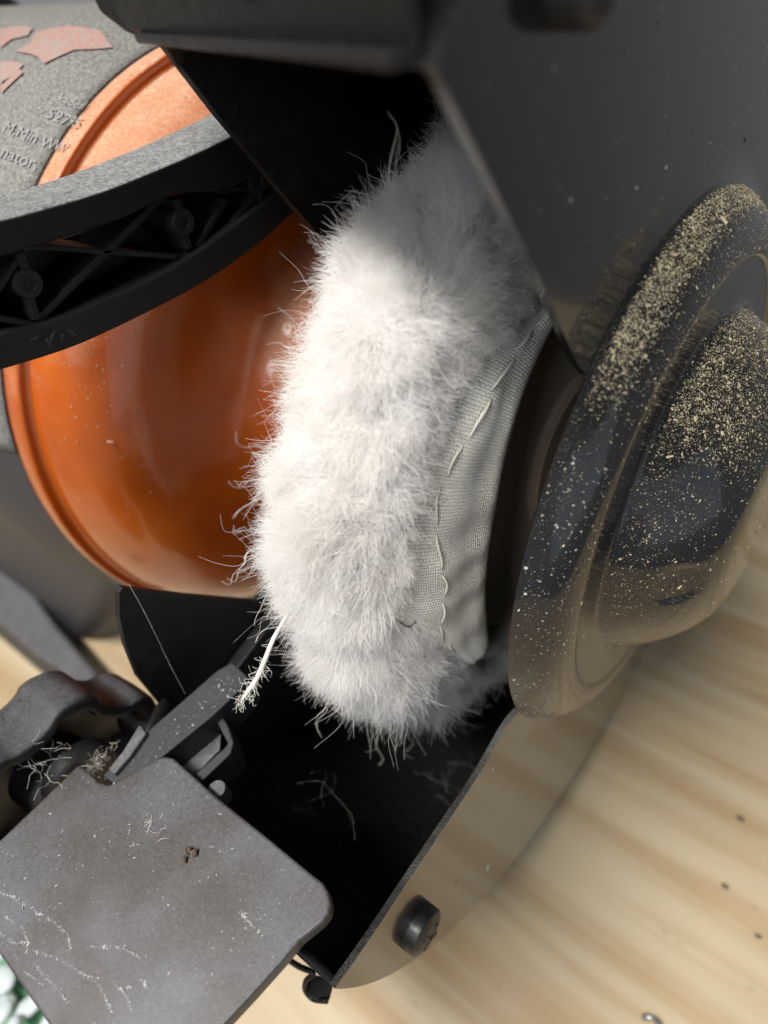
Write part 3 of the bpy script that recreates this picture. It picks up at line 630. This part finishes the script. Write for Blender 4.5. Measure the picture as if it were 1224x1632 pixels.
# knitted backing collar, rolled over towards the shaft
V = []; F = []; UV = []; NC = 360; fk = np.linspace(0, 1, 22); aa = np.linspace(-180, 180, NC+1)
for a in aa:
    sr = float(seam_r(a)); sx_ = float(seam_x(a)); s_ = math.radians(a)
    fw = float(np.interp(a, [-90, -65, -30, -15], [0, 1, 1, 0.3])); fr_ = 0.26*fw; fx_ = 0.07*fw
    pr_ = spline([(sx_-0.10, sr+0.22), (sx_+0.03, sr-0.02), (-1.14 + back(a), sr - (sr-4.85)*0.42), (-1.06 + fx_ + back(a), 4.95 - fr_*0.6), (-1.02 + fx_ + back(a), 4.72 - fr_), (-1.10 + fx_ + back(a), 4.52 - fr_), (-1.4 + back(a), 4.42 - fr_), (-1.9 + back(a), 4.40 - fr_)], 3)
    arc = np.concatenate([[0], np.cumsum(np.linalg.norm(np.diff(pr_, axis=0), axis=1))])
    for q, (x, r) in enumerate(pr_):
        puck = 0.035*math.sin(s_*31 + 1.3*math.sin(s_*7)) * math.exp(-((q-9)/3.0)**2) + 0.03*math.sin(s_*13)*math.exp(-((q-5)/4)**2) - 0.05*math.exp(-((q-8.6)/0.9)**2)
        V.append(wp(x + puck, a, r + 0.03*math.sin(s_*9)*math.exp(-((q-12)/5)**2))); UV.append((s_*5.0, arc[q]))
m_ = len(pr_)
for i in range(NC):
    for k in range(m_-1): F.append((i*m_+k, (i+1)*m_+k, (i+1)*m_+k+1, i*m_+k+1))
collar = obj('knitted_backing', V, F, M_KNIT, WH, smooth=True, label='cream knitted fabric backing between the wool and the open middle')
uvl = collar.data.uv_layers.new(name='UVMap')
for lp in collar.data.loops: uvl.data[lp.index].uv = UV[lp.vertex_index]
# big running stitches along the fold
def collar_pt(a, q):
    i = (a + 180)/360*NC; i0 = int(i); t = i - i0; P = lambda ii: lerp(V[ii*m_+int(q)], V[ii*m_+int(q)+1], q - int(q)); return lerp(P(i0), P(i0+1), t)
ang = -97.0
for k in range(10):
    Ls = 6.6 if k % 3 else 5.0
    q0 = 5.8 + 0.5*math.sin(k*1.3); pts_ = [collar_pt(ang + Ls*t, q0 + 0.3*math.sin(3*t+k)) + np.array([0.035*math.sin(math.pi*t) + 0.012, -0.02*math.sin(math.pi*t), 0.03*math.sin(math.pi*t)]) for t in np.linspace(0, 1, 9)]
    v, f = tube(pts_, [0.008, 0.017, 0.02, 0.022, 0.022, 0.022, 0.02, 0.017, 0.008], 7); obj('stitch', v, f, M_KTHREAD, collar, smooth=True)
    ang += Ls + 1.2
# overlock threads and caught dirt along the seam
V2 = []; F2 = []; V3 = []; F3 = []
for k in range(70):
    a = rng.uniform(-108, -18); p = collar_pt(a, rng.uniform(1.5, 4.2)); q = collar_pt(a + rng.uniform(-2.5, 2.5), rng.uniform(1.5, 4.2)); mid = (p+q)/2 + rng.normal(0, 0.05, 3) + np.array([0.04, -0.02, 0.03])
    vv, ff = tube(spline([p, mid, q], 4), 0.008 if k % 4 else 0.013, 4)
    if k % 4: V2, F2 = merge([(V2, F2), (vv, ff)])
    else: V3, F3 = merge([(V3, F3), (vv, ff)])
obj('seam_threads', V2, F2, M_THREAD, collar, kind='stuff', label='loose white threads along the seam')
obj('caught_dirt', V3, F3, M_RUST, collar, kind='stuff', label='brown dirt caught along the seam')
# pad behind the collar, and the nut on the shaft
v, f = revolve([(-4.2, 3.4), (-4.0, 4.45), (-2.1, 4.42), (-1.80, 4.2), (-1.62, 3.0), (-1.6, 0.05)], FULL[::2]); obj('backing_pad', v, [q[::-1] for q in f], M_PAD, WH, smooth=True, auto=40, label='dim brown backing pad in the middle of the wheel')
v, f = disc_x(0, AX_Z, [(-1.75, 1.8), (-1.5, 1.8), (-1.42, 1.7), (-1.42, 0.8)], 40); obj('flange', v, f, M_FLANGE, WH, smooth=True, auto=30, label='rusty clamping flange')
v, f = disc_x(0, AX_Z, [(-1.45, 1.3), (-0.85, 1.3), (-0.78, 1.2), (-0.78, 0.02)], 6); obj('arbor_nut', v, f, M_RUST, WH, bevel=0.04, label='dark rusty hexagonal nut on the shaft')
v, f = disc_x(0, AX_Z, [(-9, 0.6), (-0.25, 0.6), (-0.15, 0.5), (-0.15, 0.02)], 24); obj('shaft', v, f, M_RUST, WH, smooth=True, auto=30)

# loose thread with a frayed end, hanging from the lower left of the wool
tp = [tr(462, 975, x=-3.2), tr(452, 990, x=-3.1), tr(436, 1018, x=-3.0), tr(423, 1050, x=-3.0), tr(410, 1080, x=-3.05), tr(396, 1100, x=-3.1), tr(386, 1116, x=-3.1)]
V, F = tube(spline(tp, 5), np.interp(np.linspace(0, 1, 31), [0, .25, .6, .85, 1], [0.02, 0.034, 0.044, 0.034, 0.008]), 7)
for k in range(80):
    t = rng.uniform(0.2, 1.0)**0.6; base = spline(tp, 5)[min(30, int(t*30))]; d = (tp[-1]-tp[2]); d /= np.linalg.norm(d); d = d*rng.uniform(0.3, 1) + rng.normal(0, 0.5, 3); d /= np.linalg.norm(d); L = rng.uniform(0.06, 0.26)
    pth = spline([base, base + d*L*0.4 + rng.normal(0, 0.02, 3), base + d*L*0.8 + rng.normal(0, 0.05, 3), base + d*L + rng.normal(0, 0.07, 3)], 3)
    V, F = merge([(V, F), tube(pth, np.linspace(0.0045, 0.002, len(pth)), 4)])
obj('loose_thread', V, F, M_THREAD, WH, smooth=True, label='loose twisted white thread with a frayed end hanging from the lower edge')
# a few long stray curls
V = []; F = []
for (px, py, dx, dy, L) in ((600, 1160, -4, 60, 1), (655, 1160, 4, 50, 1), (640, 1165, -8, 35, 1), (630, 300, -6, -120, 1), (625, 300, 8, -100, 1), (520, 1120, -12, 55, 1), (545, 420, -14, -40, 1), (565, 400, 10, -60, 1),
                        (420, 720, -45, -30, 1), (415, 760, -40, 10, 1), (405, 800, -30, 25, 1), (400, 850, -28, -12, 1), (398, 880, -24, 30, 1), (402, 905, -38, 20, 1), (430, 940, -20, 60, 1), (445, 1000, -40, 20, 1), (740, 1110, 20, 60, 1), (735, 1090, 40, 70, 1)):
    P0 = tr(px, py, x=-2.9); P1 = tr(px + dx, py + dy, x=-2.9); d = P1 - P0; n_ = np.cross(d, FWD); n_ /= np.linalg.norm(n_); wv = np.linalg.norm(d)
    pth = spline([P0 - d*0.3, P0 + d*0.2 + n_*wv*rng.uniform(-.08, .08), P0 + d*0.5 + n_*wv*rng.uniform(-.14, .14), P0 + d*0.8 + n_*wv*rng.uniform(-.18, .18), P1 + n_*wv*rng.uniform(-.1, .1)], 5)
    V, F = merge([(V, F), tube(pth, np.linspace(0.0048, 0.002, len(pth)), 5)])
    if rng.random() < 0.6: V, F = merge([(V, F), tube(pth[3:] + rng.normal(0, 0.03, 3), np.linspace(0.004, 0.002, len(pth)-3), 4)])
obj('stray_curls', V, F, M_THREAD, WH, smooth=True, kind='stuff', label='long stray wool curls sticking out of the pile')

# lint caught on the knob and wisps lying in the guard
def lint(name, centre, spread, n, seed, parent, rad, label, L=0.5):
    r = np.random.default_rng(seed); V = []; F = []
    for k in range(n):
        p = centre + r.normal(0, 1, 3)*spread; pts_ = [p]; d = r.normal(0, 1, 3)*np.array([1, 1, .4]); d /= np.linalg.norm(d)
        for s in range(4): d = d + r.normal(0, 0.7, 3); d /= np.linalg.norm(d); pts_.append(pts_[-1] + d*L/4*r.uniform(0.5, 1.3))
        V, F = merge([(V, F), tube(spline(pts_, 3), rad*r.uniform(0.6, 1.2), 4)])
    return obj(name, V, F, M_THREAD, parent, smooth=True, kind='stuff', label=label)
lint('lint', tr(75, 1222, x=-6.2), np.array([0.10, 0.18, 0.24]), 20, 21, R_, 0.0028, 'wad of white lint caught inside the knob', 0.7)
lint('lint', tr(150, 1212, x=-5.9), np.array([0.10, 0.2, 0.08]), 60, 22, R_, 0.0028, 'fluff packed between the knob and the plate', 0.35)
lint('lint', tr(225, 1325, z=12.02), np.array([0.22, 0.14, 0.004]), 16, 23, R_, 0.003, 'fine fibres lying on the steel plate', 0.35)
lint('guard_wisps', wp(-3.0, -2, 9.9), np.array([0.8, 0.9, 0.5]), 10, 24, band, 0.0010, 'faint wisps of wool lying in the dark bottom of the guard', 1.8)
lint('guard_wisps', wp(-2.0, 20, 9.0), np.array([0.5, 0.6, 0.4]), 8, 25, band, 0.0010, 'faint wisps of wool below the wheel', 1.4)
# a hanging hair across the dark plate
v, f = tube(spline([tr(205, 930, x=-5.7), tr(235, 985, x=-5.4), tr(272, 1062, x=-5.2), tr(295, 1105, x=-5.1)], 6), 0.0016, 4); obj('single_hair', v, f, M_THREAD, R_)

# ------------------------------------------------------------------ small things on the bench
def crumb(px, py, s, lab, seed):
    r = np.random.default_rng(seed); c = tr(px, py, z=s*0.5); V = []; n1, n2 = 5, 7
    for i in range(n1):
        for j in range(n2):
            th = math.pi*(i+0.5)/n1; ph = 2*math.pi*j/n2; V.append(c + s*np.array([math.sin(th)*math.cos(ph)*1.3, math.sin(th)*math.sin(ph)*0.8, math.cos(th)*0.5])*r.uniform(0.7, 1.2))
    F = [(i*n2+j, i*n2+(j+1) % n2, (i+1)*n2+(j+1) % n2, (i+1)*n2+j) for i in range(n1-1) for j in range(n2)] + [tuple(range(n2))[::-1], tuple(range((n1-1)*n2, n1*n2))]
    o = obj('crumb', V, F, M_RUST); o['label'] = lab; o['category'] = 'crumb'; o['group'] = 'dark crumbs on the pine bench'
crumb(1180, 1304, 0.11, 'darkest crumb on the bench, nearest the right edge below the shadow', 1)
crumb(1156, 1413, 0.09, 'blurred grey crumb on the pale wood, midway down the right side', 2)
crumb(1208, 1492, 0.08, 'tiny brown crumb near the lower right corner of the bench', 3)
cc = thing('metal_curl', 'curled dark grey shaving lying on the bench at the bottom edge of the photo', 'shaving', tuple(tr(1040, 1625, z=0)))
th_ = np.linspace(0.2, 2.7, 18); c0 = tr(1036, 1640, z=0.1); v, f = tube([c0 + np.array([0.26*math.cos(t), 0.26*math.sin(t), 0.04*math.sin(2*t)]) for t in th_], 0.075, 6); obj('curl', v, f, M_STEEL, cc, smooth=True)

# artificial flowers on the bench under the tool rest
FL = thing('artificial_flowers', 'blurred white oval petals and green leaves below the tool rest corner', 'flowers', tuple(tr(20, 1600, z=0.0)))
def ellip(c, ax, ay, az, rot):
    V = []; n1, n2 = 8, 16
    for i in range(n1+1):
        for j in range(n2):
            t = math.pi*i/n1; p = 2*math.pi*j/n2; u, vv = ax*math.sin(t)*math.cos(p), ay*math.sin(t)*math.sin(p)
            V.append(c + np.array([u*math.cos(rot) - vv*math.sin(rot), u*math.sin(rot) + vv*math.cos(rot), az*math.cos(t)]))
    return V, [(i*n2+j, i*n2+(j+1) % n2, (i+1)*n2+(j+1) % n2, (i+1)*n2+j) for i in range(n1) for j in range(n2)]
for (px, py, ax, ay, rot, z) in ((2, 1562, 0.62, 0.52, 0.3, 1.2), (45, 1605, 0.8, 0.36, 1.3, 0.9), (2, 1615, 0.36, 0.5, 0.2, 1.2), (22, 1632, 0.25, 0.3, 0.5, 1.2), (78, 1628, 0.28, 0.5, 0.1, 1.2), (-4, 1522, 0.35, 0.25, 0.3, 1.1), (12, 1596, 0.4, 0.3, 0.3, 0.7)):
    v, f = ellip(tr(px, py, z=z), ax*0.74, ay*0.74, 0.12, rot); obj('petal', v, f, M_PETAL, FL, smooth=True)
for (px, py, ax, ay, rot) in ((32, 1580, 0.9, 0.35, 0.9), (60, 1628, 1.0, 0.4, 0.2), (5, 1535, 0.9, 0.3, 0.0), (20, 1610, 1.2, 0.6, 0.6), (0, 1585, 1.2, 0.8, 1.1)):
    v, f = ellip(tr(px, py, z=0.35), ax, ay, 0.06, rot); obj('leaf', v, f, M_LEAF, FL, smooth=True)
